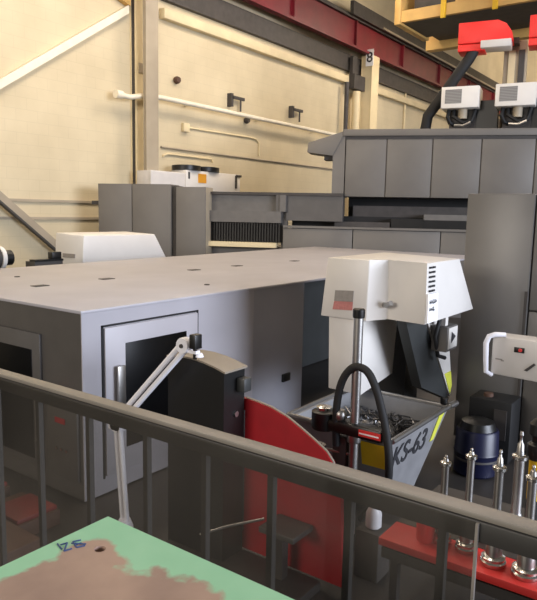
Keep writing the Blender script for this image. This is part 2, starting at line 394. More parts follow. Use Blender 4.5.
# motor and drag chain behind the enclosure, at the far left
mo = thing('motor', 'dark cylindrical motor with a white flange at the left edge behind the enclosure', 'motor', (7.2, 13.0, 0))
MB().lathe([(.20,-1.2),(.23,-1.1),(.23,.25)], (7.5,13.0,2.48), 20, 'x').build('motor_body', 'dark_steel', mo)
MB().lathe([(.26,0),(.26,.09)], (7.75,13.0,2.48), 20, 'x').build('flange', 'white_paint', mo)
MB().lathe([(.17,0),(.17,.22)], (7.84,13.0,2.48), 16, 'x').build('shaft_cover', 'black', mo)
MB().box(6.8, 7.7, 12.8, 13.2, 0, 2.26).build('pedestal', 'dark_paint', mo)
dc = thing('drag_chain', 'low black chain trough between the motor and the white hood', 'trough', (8.9, 12.9, 0))
MB().box(8.5, 9.25, 12.75, 13.1, 0, 2.37).build('support', 'dark_paint', dc)
MB().box(8.5, 9.25, 12.72, 12.95, 2.37, 2.42).build('tray', 'black', dc); MB().box(8.95, 9.2, 12.72, 12.9, 2.42, 2.58, .01).build('block', 'black', dc)

# ------------------------------------------------------------------ rear chip conveyor hood
rh = thing('conveyor_hood', 'white hood of a chip conveyor behind the enclosure, at left', 'machine', (11, 13.4, 0))
MB().hexa([(10.0,13,2.1),(13.0,13,2.1),(13.0,14.1,2.1),(9.98,14.1,2.1)], [(10.06,13,2.93),(12.45,13,2.93),(12.3,14.05,2.97),(10.0,14.05,2.97)], .03).build('hood', 'white_paint', rh)
MB().box(10.1, 12.8, 13.1, 13.9, 0, 2.1).build('chute', 'dark_paint', rh)
MB().hexa([(9.99,13.3,2.36),(10.05,13.3,2.36),(10.05,13.75,2.36),(9.97,13.75,2.36)], [(9.995,13.3,2.46),(10.05,13.3,2.46),(10.05,13.75,2.46),(9.975,13.75,2.46)]).build('nameplate', 'label_grey', rh)

# ------------------------------------------------------------------ front chip conveyor head
k = thing('chip_conveyor', 'white chip conveyor head with a stepped hood over the scrap bin', 'machine', (8.2, 3.8, 0))
top = [(7.64,3.10,3.0),(8.85,3.12,3.0),(9.3,4.5,3.0),(7.5,4.47,3.0),(7.50,3.84,3.0),(7.775,3.70,3.0)]
bot = [(7.61,3.08,2.22),(9.52,3.10,2.21),(9.9,4.55,2.2),(7.49,4.55,2.19),(7.49,3.85,2.19),(7.77,3.66,2.21)]
MB().hexa(bot, top, .012).build('hood', 'white_paint', k)
MB().hexa([(7.56,3.92,1.15),(8.5,3.9,1.28),(8.55,4.43,1.28),(7.56,4.43,1.16)], [(7.56,3.92,2.2),(8.6,3.9,2.2),(8.6,4.43,2.2),(7.56,4.46,2.2)], .01).build('chute', 'white_paint', k)
MB().prism([(7.80,2.2),(8.40,2.2),(9.6,.72),(8.45,1.16)], 'y', 3.42, 3.56).build('side_plate', 'bed_dark', k)
MB().prism([(8.42,2.2),(9.25,2.2),(9.62,.95),(9.58,.78)], 'y', 3.40, 3.50).build('gusset', 'white_paint', k)
MB().prism([(9.28,1.20),(9.53,1.20),(9.61,.96),(9.55,.82)], 'y', 3.39, 3.40).build('tape', 'tape', k)
MB().box(9.2, 9.7, 4.0, 4.5, 0, 2.2).build('leg', 'black_matt', k)
# nameplate on the shaded left face, notice and vent slots on the bright front face
MB().hexa([(7.480,4.06,2.315),(7.50,4.06,2.315),(7.50,4.36,2.30),(7.480,4.36,2.30)], [(7.483,4.055,2.43),(7.5,4.055,2.43),(7.5,4.34,2.415),(7.483,4.34,2.415)]).build('red_nameplate', 'label_red', k)
MB().hexa([(7.481,4.055,2.433),(7.5,4.055,2.433),(7.5,4.34,2.418),(7.481,4.34,2.418)], [(7.485,4.05,2.58),(7.5,4.05,2.58),(7.5,4.33,2.565),(7.485,4.33,2.565)]).build('grey_nameplate', 'label_grey', k)
FX = basis((7.80,3.066,2.42), (1,.015,0), (0,.025,1))
nb = MB(FX).box(-.18,.17,-.18,.19,-.02,.008).build('notice', 'paper', k)
for row, (y, n) in enumerate(((.085,7),(-.01,5))):
    im = MB(FX)
    for i in range(n):
        x = -.13+i*.036; hgt = random.choice((.022,.03,.036))
        im.box(x, x+.014, y-hgt, y+hgt*.8, .008, .012); im.box(x, x+.036, y-hgt+.01, y-hgt+.022, .008, .012)
    im.build('print_line', 'ink', nb)
vm = MB(basis((7.78,3.089,2.84), (1,.015,0), (0,.025,1)))
for i in range(6):
    for j in range(2): vm.box(-.09+j*.11, -.015+j*.11, .10-i*.06-.012, .10-i*.06+.014, 0, .012)
vm.build('vent_slots', 'ink', k)
MB().path([(7.74,3.74,2.40),(7.66,3.64,2.41),(7.62,3.56,2.45)], .035, 10).build('bolt_handle', 'steel', k)
sb = MB().box(8.62, 9.02, 3.15, 3.38, 1.68, 2.04, .01).build('switch_box', 'bed_paint', k)
MB().box(8.66, 9.0, 3.14, 3.15, 1.72, 2.02).build('white_face', 'white_paint', sb)
MB().prism([(8.76,1.80),(8.92,1.88),(8.76,1.96)], 'y', 3.132, 3.14).build('black_mark', 'ink', sb)
MB().path([(8.7,3.3,2.2),(8.62,3.28,2.1),(8.55,3.3,1.9),(8.7,3.3,1.6),(8.85,3.25,1.55)], .03).build('cable', 'black_matt', k)
MB().box(8.66,8.76,3.2,3.3,2.05,2.2).build('conduit', 'white_paint', k)

# ------------------------------------------------------------------ scrap bin
b = thing('scrap_bin', 'open grey sheet-metal scrap bin lettered KS-63 under the conveyor', 'bin', (7.2, 3.55, 0))
def bin_shell():
    o = [(6.30,2.86),(7.97,2.84),(7.97,4.27),(6.36,4.27)]; i = [(6.36,2.92),(7.91,2.90),(7.91,4.21),(6.42,4.21)]
    ob = [(6.55,3.05),(7.42,3.03),(7.42,4.10),(6.6,4.10)]; ib = [(6.6,3.1),(7.38,3.08),(7.38,4.05),(6.64,4.05)]
    mb = MB(); V = lambda l, z: [mb._v((p[0],p[1],z)) for p in l]
    O, I, OB, IB = V(o,1.1), V(i,1.1), V(ob,.16), V(ib,.2)
    F = mb.bm.faces.new
    for q in range(4):
        w = (q+1)%4
        F((OB[q],OB[w],O[w],O[q])); F((O[q],O[w],I[w],I[q])); F((I[q],I[w],IB[w],IB[q]))
    F(OB[::-1]); F(IB)
    return mb
bin_shell().build('tub', 'bin_metal', b)
MB().path([(6.29,2.85,1.11),(7.98,2.83,1.11),(7.98,4.28,1.11),(6.34,4.28,1.11),(6.29,2.85,1.11)], .032, 8).build('rim', 'steel', b)
MB().tube((7.98,2.83,1.115),(8.17,2.81,1.12),.042).build('lifting_pin', 'steel', b)
# frame of the sloping front face: outward is -y, tilted
def front_frame(x, z):
    t = (1.1-z)/.94; y = 2.86-.011*(x-6.3)+.19*t
    return basis((x, y-.006, z), (1,-.0115,0), (0,-.202,1))
lettering('lettering', 'KS-63', .40, front_frame(6.93, .83), 'ink', b, .003)
MB(front_frame(7.66,.90)).prism([(-.10,-.17),(.02,-.17),(.17,.17),(.01,.17)], 'z', -.002, .006).build('tape', 'tape', b)
MB().hexa([(6.355,2.93,.74),(6.35,2.93,.74),(6.35,3.24,.74),(6.355,3.24,.74)], [(6.30,2.91,1.03),(6.29,2.91,1.03),(6.29,3.24,1.03),(6.30,3.24,1.03)]).build('warning_label', 'yellow', b)
MB().lathe([(.035,0),(.05,.02),(.05,.09),(.02,.1)], (7.96,2.9,1.13), 12).build('corner_pin', 'black', b)
for (x, y) in ((6.7,3.2),(7.3,3.2),(6.7,3.95),(7.3,3.95)):
    MB().lathe([(.08,-.03),(.08,.03)], (x,y,.08), 16, 'y').build('caster', 'black_matt', b)
cm = MB()
nx, ny = 26, 20; grid = []
for j in range(ny):
    row = []
    for i in range(nx):
        u, v = i/(nx-1), j/(ny-1)
        z = .72+.22*math.exp(-((u-.45)**2+(v-.5)**2)*5)+random.uniform(-.045,.045)
        f = (1.1-z)/.9
        x0, x1 = 6.42+.2*f, 7.88-.48*f; y0, y1 = 2.94+.16*f, 4.2-.15*f
        row.append(cm._v((x0+(x1-x0)*u, y0+(y1-y0)*v, z)))
    grid.append(row)
for j in range(ny-1):
    for i in range(nx-1): cm.bm.faces.new((grid[j][i],grid[j][i+1],grid[j+1][i+1],grid[j+1][i]))
for q in range(160):   # curled turnings on top
    x, y = random.uniform(6.7,7.7), random.uniform(3.2,4.0); z0 = .86
    cm.path([(x,y,z0-.1),(x+random.uniform(-.05,.05),y+random.uniform(-.05,.05),z0),(x+random.uniform(-.1,.1),y+random.uniform(-.1,.1),z0+random.uniform(0,.14)),(x+random.uniform(-.14,.14),y+random.uniform(-.14,.14),z0+random.uniform(-.03,.12))], .012, 5)
ch = cm.build('metal_chips', 'chips'); tag(ch, 'grey metal shavings heaped inside the KS-63 bin', 'shavings'); ch['kind'] = 'stuff'

# ------------------------------------------------------------------ upright pole with clamp and hose
t = thing('hose_stand', 'steel pole with black clamp and arching black hose in front of the bin', 'stand', (6.0, 3.17, 0))
MB().lathe([(.28,0),(.28,.03),(.08,.06)], (6.0,3.17,0), 24).build('base', 'black', t)
MB().tube((6.0,3.17,.05), (6.0,3.17,2.56), .052, 16).build('pole', 'steel', t)
MB().lathe([(.062,0),(.066,.02),(.066,.09),(.055,.10)], (6.0,3.17,2.50), 16).build('cap', 'black', t)
cl = MB().box(5.90, 6.08, 2.80, 3.46, 1.20, 1.34, .03).build('clamp', 'black', t)
MB().box(5.885, 5.90, 2.80, 3.06, 1.245, 1.315).build('red_label', 'tray_red', cl); MB().box(5.880, 5.886, 2.82, 3.05, 1.27, 1.285).build('white_stripe', 'paper', cl)
MB().lathe([(.13,0),(.14,.02),(.14,.2),(.1,.22)], (6.0,3.56,1.19), 20).build('clamp_ring', 'black', t)
MB().lathe([(.09,0),(.09,.03),(.03,.05)], (6.0,3.56,1.41), 16).build('knob', 'chrome', t)
MB().lathe([(.05,0),(.07,.03),(.07,.09),(.045,.12)], (5.97,3.33,1.34), 12).build('fitting', 'steel', t)
MB().lathe([(.075,0),(.08,.02),(.08,.10),(.07,.12)], (6.0,3.17,1.12), 14).build('collar', 'steel', t)
from mathutils.geometry import interpolate_bezier
hp = []
kn = [(5.95,3.36,1.05),(5.94,3.37,1.45),(5.93,3.31,1.78),(5.93,3.18,1.965),(5.93,3.02,1.96),(5.92,2.90,1.80),(5.92,2.81,1.55),(5.92,2.74,1.28),(5.93,2.71,1.0),(6.0,2.76,.7),(6.08,2.95,.4),(6.1,3.1,.2)]
K = [Vector(q) for q in kn]
for i in range(len(K)-1):
    m0 = (K[i+1]-K[max(i-1,0)])/6; m1 = (K[min(i+2,len(K)-1)]-K[i])/6
    hp += interpolate_bezier(K[i], K[i]+m0, K[i+1]-m1, K[i+1], 7)[:-1]
hp.append(K[-1])
MB().path(hp, .043, 12).build('hose', 'black_matt', t)
MB().box(5.96, 6.16, 3.24, 3.42, .55, 1.15, .02).build('pump_body', 'dark_steel', t)
MB().lathe([(.10,0),(.11,.015),(.11,.05),(.07,.05),(.07,.03),(.02,.03)], (5.95,3.62,.95), 18).build('cup', 'steel', t)
MB().tube((6.0,3.17,.97),(5.95,3.55,.97),.02).build('cup_arm', 'steel', t)

# ------------------------------------------------------------------ black machine with the red guard
m = thing('grinding_machine', 'black machine body with an arched top and a red curved guard', 'machine', (4.85, 3.9, 0))
pro = [(3.86,0),(3.86,2.04),(3.98,2.075),(4.12,2.10),(4.28,2.115),(4.45,2.115),(4.62,2.09),(4.62,0)]
MB().prism(pro, 'x', 4.60, 4.92).build('body', 'black', m)
arc = [(3.84,2.045),(3.98,2.082),(4.12,2.108),(4.28,2.124),(4.45,2.123),(4.63,2.098)]
MB().prism(arc+[(q[0],q[1]+.018) for q in arc[::-1]], 'x', 4.59, 4.94).build('top_cover', 'cap_brown', m)
MB().box(4.78, 4.9, 3.75, 3.858, 1.83, 1.97, .015).build('side_box', 'bed_dark', m)
MB().lathe([(.03,0),(.03,-.02)], (4.78,3.86,1.6), 10, 'y').build('bolt', 'steel', m)
rp = [(4.35,.11),(4.35,1.69),(3.87,1.72),(3.70,1.705),(3.55,1.685),(3.35,1.625),(3.185,1.545),(3.035,1.465),(2.90,1.385),(2.83,1.305),(2.76,1.145),(2.72,.97),(2.68,.2),(2.68,.11)]
MB().prism(rp, 'x', 4.94, 4.99).build('red_guard', 'red', m)
edge = [(4.965,q[0],q[1]+.004) for q in rp[2:12]]
MB().path(edge, .013, 6).build('guard_edge', 'cap_brown', m)
MB().box(4.92, 4.94, 3.86, 4.5, .3, 1.6).build('guard_mount', 'dark_steel', m)
MB().box(4.3, 4.93, 2.9, 4.6, 0, .10, .01).build('base_plate', 'dark_steel', m)
tr = m
MB().box(4.58, 4.92, 3.0, 3.4, .58, .64, .01).build('tray', 'dark_paint', tr)
MB().box(4.7, 4.8, 3.2, 3.3, .10, .58).build('tray_post', 'dark_steel', tr)
MB().path([(4.7,3.42,.66),(4.45,3.68,.60),(4.3,3.82,.55)], .014, 8).build('lever', 'steel', tr)
MB().lathe([(.0,-.03),(.03,0),(.0,.03)], (4.28,3.84,.54), 10).build('lever_knob', 'steel', tr)

# ------------------------------------------------------------------ articulated white arm
a = thing('articulated_arm', 'white twin-tube articulated arm in front of the enclosure door', 'arm', (4.4, 5.1, 0))
MB().box(4.28, 4.52, 4.95, 5.22, 0, .06, .01).build('base_plate', 'dark_steel', a)
MB().lathe([(.09,0),(.09,.12),(.06,.2)], (4.4,5.08,.06), 16).build('base_joint', 'white_tube', a)
def twin(p0, p1, name, off):
    mb = MB(); o = Vector(off)
    mb.tube(Vector(p0)+o, Vector(p1)+o, .028); mb.tube(Vector(p0)-o, Vector(p1)-o, .028)
    return mb.build(name, 'white_tube', a)
twin((4.4,5.08,.25), (4.4,5.17,1.28), 'lower_arm', (0,.034,0))
MB().lathe([(.08,-.05),(.08,.05)], (4.4,5.17,1.31), 16, 'x').box(4.35,4.45,5.09,5.27,1.25,1.34).build('elbow_joint', 'white_tube', a)
twin((4.4,5.14,1.36), (4.4,4.20,2.30), 'upper_arm', (0,.022,.03))
j = MB().lathe([(.075,-.045),(.08,-.03),(.08,.03),(.075,.045)], (4.4,4.19,2.31), 18, 'x').build('top_joint', 'white_tube', a)
MB().lathe([(.02,-.06),(.02,.06)], (4.4,4.19,2.31), 10, 'x').build('pivot', 'dark_steel', j)
MB().box(4.37, 4.43, 4.02, 4.16, 2.25, 2.28).build('head_bracket', 'white_tube', a)
MB().box(4.34, 4.44, 4.00, 4.08, 2.30, 2.44, .01).box(4.375,4.40,4.03,4.06,2.2,2.3).build('clip', 'black', a)
MB().lathe([(.045,0),(.03,.035)], (4.42,4.02,2.22), 14).build('foot', 'white_tube', a)

# ------------------------------------------------------------------ right-hand machine column, pendant and floor items
c = thing('machine_column', 'tall plain grey machine column at the right edge', 'machine', (10.5, 2, 0))
MB().box(9.9, 11.4, 2.42, 3.42, .04, 3.94, .015).build('front_panel', 'column_paint', c)
MB().box(9.92, 11.4, .2, 2.40, 2.22, 3.94, .015).build('upper_panel', 'column_paint', c)
MB().box(9.92, 11.4, .2, 2.40, .04, 2.20, .015).build('lower_panel', 'column_paint', c)
MB().box(9.97, 11.35, .25, 3.38, 0, .04).build('plinth', 'dark_steel', c)
MB().box(9.885, 9.90, 2.43, 2.47, .6, 2.5).build('hinge_strip', 'dark_steel', c)
p = thing('control_pendant', 'pale control pendant with a curved white handle, hung off the grey column', 'pendant', (8.7, 1.9, 1.5))
MB().hexa([(8.5,1.25,1.47),(8.85,1.25,1.47),(8.85,2.49,1.51),(8.5,2.49,1.51)], [(8.5,1.25,2.03),(8.85,1.25,2.03),(8.85,2.49,2.03),(8.5,2.49,2.03)], .03).build('housing', 'offwhite', p)
MB().path([(8.52,2.33,2.06),(8.44,2.44,2.06),(8.42,2.51,2.03),(8.41,2.54,1.94),(8.41,2.53,1.72),(8.42,2.52,1.55),(8.5,2.47,1.5)], [.03,.034,.036,.036,.034,.032,.03], 12).build('handle', 'white_tube', p)
MB().box(8.485, 8.50, 2.07, 2.20, 1.85, 1.92, .006).build('button_plate', 'black', p); MB().lathe([(.025,0),(.02,-.02)], (8.485,2.12,1.885), 12, 'x').build('button', 'tray_red', p)
MB().box(8.492,8.50,2.34,2.43,1.72,1.735).box(8.492,8.50,2.32,2.36,1.705,1.72).build('mark', 'label_grey', p)
MB(basis((8.494,1.99,1.68),(0,-1,0),(0,0,1))).hexa([(-.07,-.05,0),(-.03,-.06,0),(.07,.04,0),(.05,.06,0)],[(-.07,-.05,.006),(-.03,-.06,.006),(.07,.04,.006),(.05,.06,.006)]).build('key', 'dark_steel', p)
MB().tube((8.85,1.7,1.8),(9.93,1.7,1.8),.06).build('support_arm', 'dark_steel', p)
d = thing('drum', 'dark blue drum on the floor behind the toolholders', 'drum', (8.75, 2.68, 0))
MB().lathe([(.27,0),(.30,.03),(.30,.30),(.31,.32),(.30,.34),(.29,.62),(.27,.65)], (8.75,2.68,0), 28).build('body', 'blue', d)
MB().lathe([(.305,0),(.305,.03)], (8.75,2.68,.22), 28).build('band', 'dark_paint', d)
MB().lathe([(.25,.0),(.22,.10),(.1,.13)], (8.75,2.68,.65), 24).build('lid', 'black', d)
q = thing('equipment_box', 'black equipment box standing against the grey column behind the blue drum', 'box', (9.5, 2.6, 0))
MB().box(9.3, 9.8, 2.38, 3.0, 0, .92, .015).build('cabinet', 'black_matt', q)
MB().box(9.28, 9.30, 2.44, 2.62, .35, .8).build('side_panel', 'dark_steel', q)
MB().lathe([(.07,0),(.07,.05),(.03,.06)], (9.5,2.78,.92), 14).build('cap', 'wood', q)

# ------------------------------------------------------------------ red tool table with long toolholders
w = thing('tool_table', 'low dark table with a red tray top for the toolholders', 'table', (4.6, 1.2, 0))
MB().box(4.47, 5.35, .3, 1.95, 1.12, 1.196, .008).build('table_top', 'dark_steel', w)
MB().box(4.14, 4.46, .3, 1.95, 1.14, 1.20, .008).build('red_tray', 'tray_red', w)
MB().box(4.16, 5.3, .32, 1.93, 1.04, 1.12).build('apron', 'dark_steel', w)
for (x, y) in ((4.25,.4),(4.25,1.85),(5.25,.4),(5.25,1.85)): MB().box(x-.03, x+.03, y-.03, y+.03, 0, 1.12).build('leg', 'dark_steel', w)
MB().box(4.22, 5.28, .4, 1.86, .5, .55).build('shelf', 'dark_steel', w)
def holder(x, y, z1, zc, rb, rs, lab, zb=1.2, hb=.13):
    t = thing('toolholder', lab, 'toolholder', (x, y, zb), group='long steel toolholders on the red tray')
    MB().lathe([(rb,0),(rb*1.06,.012),(rb*1.06,.03),(rb*.92,.04),(rb*.92,.055),(rb*1.0,.06),(rb*.72,.075)], (x,y,zb), 22).build('flange', 'chrome', t)
    MB().lathe([(rb*.66,0),(rb*.66,hb),(rs*1.15,hb+.04),(rs,hb+.06),(rs,zc-zb-.075)], (x,y,zb+.075), 18).build('shank', 'steel', t)
    MB().lathe([(rs*1.1,0),(rs*1.55,.008),(rs*1.55,.03),(rs*.9,.04)], (x,y,zc), 18).build('collar', 'chrome', t)
    MB().lathe([(rs*.8,0),(rs*.62,(z1-zc)*.45),(rs*.3,(z1-zc)*.55),(rs*.28,(z1-zc)*.8),(rs*.42,(z1-zc)*.84),(rs*.3,(z1-zc))], (x,y,zc+.04), 14).build('cutter', 'steel', t)
    return t
holder(4.37, 1.55, 1.83, 1.79, .070, .026, 'short toolholder with a ball tip, farthest left on the red tray')
holder(4.36, 1.365, 1.93, 1.89, .072, .026, 'toolholder with a bright round tip, second from the left')
holder(4.30, 1.15, 1.99, 1.88, .082, .030, 'toolholder with a pointed tip, just right of the clear panel edge')
holder(4.66, 1.11, 2.03, 1.86, .085, .036, 'tall toolholder with a wide collar, behind the pointed one')
holder(4.29, .93, 1.94, 1.87, .09, .030, 'foremost toolholder at right with a heavy bright flange')
bt = thing('tool_arbor', 'black tool arbor with a yellow sleeve at the right edge', 'toolholder', (4.5, .92, 1.2))
bt.location = (4.98, 1.07, 1.2)
MB().lathe([(.08,0),(.08,.06),(.05,.08),(.05,.25)], (4.98,1.07,1.2), 18).build('shank', 'black', bt)
MB().lathe([(.048,0),(.048,.32)], (4.98,1.07,1.45), 18).build('sleeve', 'yellow', bt)
MB().lathe([(.055,0),(.07,.02),(.07,.12),(.04,.14),(.045,.18),(.065,.2),(.065,.28),(.03,.32)], (4.98,1.07,1.77), 18).build('head', 'black', bt)
for (x, y, hh, lab) in ((4.32, 1.655, .27, 'red plastic cup at the far left end of the tray'), (4.62, 1.35, .17, 'red plastic cup standing behind the toolholders')):
    tag(MB().lathe([(.06,0),(.066,.01),(.072,hh*.9),(.068,hh),(.057,hh),(.05,.03),(.01,.03)], (x,y,1.2), 20).build('plastic_cup', 'tray_red'), lab, 'cup', 'red cups on the tray')
jug = thing('jug', 'white plastic jug on a grey stand between the red guard and the tool table', 'jug', (5.5, 2.65, 0))
MB().lathe([(.065,0),(.08,.015),(.08,.15),(.05,.21),(.03,.24),(.03,.27)], (5.5,2.65,.5), 18).build('body', 'white_tube', jug)
MB().lathe([(.033,0),(.033,.03)], (5.5,2.65,.768), 14).build('cap', 'blue', jug)
MB().box(5.36, 5.64, 2.52, 2.78, 0, .5, .01).build('stand', 'dark_steel', jug)

# low crates on the floor at the left, in front of the enclosure's dark end
for (x0, x1, y0, y1, h, m_, lab) in ((3.5, 4.2, 5.95, 6.7, .18, 'wood', 'brown crate with a red lid beside the dark enclosure end'), (3.5, 4.2, 6.95, 7.7, .18, 'wood', 'brown crate with a red lid, farther left along the dark enclosure end')):
    t = thing('crate', lab, 'crate', ((x0+x1)/2, (y0+y1)/2, 0), group='brown crates with red lids')
    MB().box(x0, x1, y0, y1, 0, h, .01).build('box', m_, t); MB().box(x0+.18, x1-.02, y0+.03, y1-.2, h, h+.05, .01).build('lid', 'lid_red', t)
t = MB().box(2.8, 3.45, 5.2, 7.2, 0, .4, .02); tag(t.build('crate', 'wood'), 'low dark brown crate nearest the platform at lower left', 'crate')

# ------------------------------------------------------------------ gantry machine (turned to face the platform)
AU = R(-65.95); GU = Vector((math.cos(AU), math.sin(AU), 0)); GN = Vector((-GU.y, GU.x, 0))
GM = Matrix(((GU.x,GN.x,0,0),(GU.y,GN.y,0,0),(0,0,1,0),(0,0,0,1)))
def gp(u, v, z): return GM @ Vector((u, v, z))
def gthing(name, label, cat, u, v, z, group=None): return thing(name, label, cat, gp(u,v,z), AU, group)
def GB(): return MB(GM)
def gbox(name, m_, par, *a, **kw): return GB().box(*a, **kw).build(name, m_, par)

ec = gthing('electrical_cabinet', 'wide grey two-door electrical cabinet behind the white hood', 'cabinet', -10.1, 23.3, 0)
gbox('body', 'gantry_paint', ec, -11.6, -8.66, 22.86, 23.7, .05, 4.55)
gbox('door', 'gantry_paint', ec, -11.6, -10.23, 22.8, 22.86, .1, 4.55, bev=.01)
gbox('door', 'gantry_paint', ec, -10.2, -8.66, 22.8, 22.86, .1, 4.55, bev=.01)
gbox('plinth', 'dark_steel', ec, -11.55, -8.7, 22.9, 23.65, 0, .05)
gbox('latch', 'dark_steel', ec, -11.95, -11.6, 22.95, 23.15, 3.75, 3.9)
ec = gthing('electrical_cabinet', 'narrow brownish grey cabinet joined to the machine bed', 'cabinet', -7.95, 23.3, 0)
gbox('body', 'column_old', ec, -8.45, -7.3, 22.86, 23.7, .05, 4.46)
gbox('door', 'gantry_paint', ec, -8.45, -7.3, 22.8, 22.86, .1, 4.46, bev=.01)
gbox('gap_strip', 'dark_steel', ec, -8.62, -8.45, 22.95, 23.6, 0, 4.5)

gm = gthing('gantry_mill', 'long grey gantry milling machine with a panelled crossbeam behind the enclosure', 'machine', -1, 24, 0)
gbox('bed', 'bed_paint', gm, -7.28, 4.5, 23.6, 25.0, 0, 2.3)
gbox('ledge', 'cream_steel', gm, -7.3, -4.7, 23.2, 23.6, 2.28, 2.46)
gbox('bellows', 'black_matt', gm, -7.3, -4.55, 23.5, 23.7, 2.46, 3.2)
be = GB()
for i in range(26): be.box(-7.28+i*.105, -7.28+i*.105+.05, 23.44, 23.5, 2.48, 3.18)
be.build('bellows_folds', 'black', gm)
gbox('bed_panel', 'bed_paint', gm, -7.3, -4.55, 23.3, 23.7, 3.2, 3.62)
gbox('bed_rail', 'bed_paint', gm, -7.3, -4.75, 23.55, 23.9, 3.62, 4.22)
gbox('top_lip', 'dark_steel', gm, -7.3, -2.3, 23.4, 23.9, 4.22, 4.32)
gbox('post', 'dark_paint', gm, -4.75, -4.6, 23.35, 23.9, 3.62, 4.22)
gbox('post', 'bed_paint', gm, -4.6, -4.38, 23.3, 23.9, 3.62, 4.22)
gbox('bed_rail', 'dark_paint', gm, -4.38, -2.3, 23.5, 23.9, 3.3, 4.22)
# side skirt with its seams, right of the bellows
for (u0, u1) in ((-4.45,-1.9),(-1.87,1.18),(1.21,4.5)): gbox('skirt_panel', 'gantry_paint', gm, u0, u1, 23.3, 23.6, 1.2, 3.02, bev=.01)
gbox('skirt_cap', 'gantry_paint', gm, -4.45, 4.5, 23.25, 23.62, 3.04, 3.12)
gbox('skirt_base', 'bed_paint', gm, -4.45, 4.5, 23.35, 23.6, 0, 1.2)
gbox('table_slot', 'black_matt', gm, -4.3, 4.5, 24.3, 25.0, 2.3, 3.5)
gbox('slide_block', 'dark_steel', gm, -2.6, -.6, 23.7, 24.3, 3.12, 3.3)
gbox('slide_block', 'black', gm, -.55, .6, 23.7, 24.3, 3.12, 3.45)
gbox('slide_block', 'bed_paint', gm, .6, 2.6, 23.75, 24.3, 3.42, 3.62)
gbox('slide_block', 'black', gm, .6, 2.6, 23.75, 24.3, 3.12, 3.42)
gbox('slide_block', 'dark_steel', gm, -2.0, 3.0, 24.4, 25.2, 3.5, 3.9)
gbox('dark_gap_sheet', 'black_matt', gm, -2.25, 4.5, 25.3, 25.5, 2.0, 4.5)  # black sheet added to darken the gap under the crossbeam
gbox('corner_fill', 'dark_paint', gm, -4.58, -4.36, 23.6, 23.8, 2.3, 3.7)
# crossbeam
gbox('crossbeam', 'gantry_paint', gm, -2.3, 6.4, 23.86, 25.3, 4.22, 6.4)
gbox('end_panel', 'gantry_paint', gm, -2.76, -2.32, 23.8, 25.2, 4.2, 6.42)
for (u0, u1) in ((-2.28,-.84),(-.80,.76),(.80,2.42),(2.46,4.2),(4.24,6.4)): gbox('beam_panel', 'gantry_paint', gm, u0, u1, 23.8, 23.86, 4.22, 6.26, bev=.012)
gbox('beam_seam', 'dark_steel', gm, -2.3, 6.4, 23.83, 23.86, 6.24, 6.36)
gbox('beam_cap', 'gantry_paint', gm, -2.4, 6.4, 23.72, 25.3, 6.38, 6.62, bev=.02)
GB().hexa([(-3.7,23.75,5.80),(-2.76,23.75,5.68),(-2.76,24.9,5.68),(-3.7,24.7,5.80)], [(-3.7,23.85,6.16),(-2.30,23.75,6.58),(-2.30,25.0,6.58),(-3.7,24.7,6.16)], .02).build('way_cover', 'gantry_paint', gm)
gbox('way_cover_lip', 'dark_steel', gm, -3.1, -2.76, 24.0, 24.6, 5.55, 5.69)
gbox('gantry_leg', 'column_paint', gm, 5.0, 6.4, 23.9, 25.3, 0, 4.22)

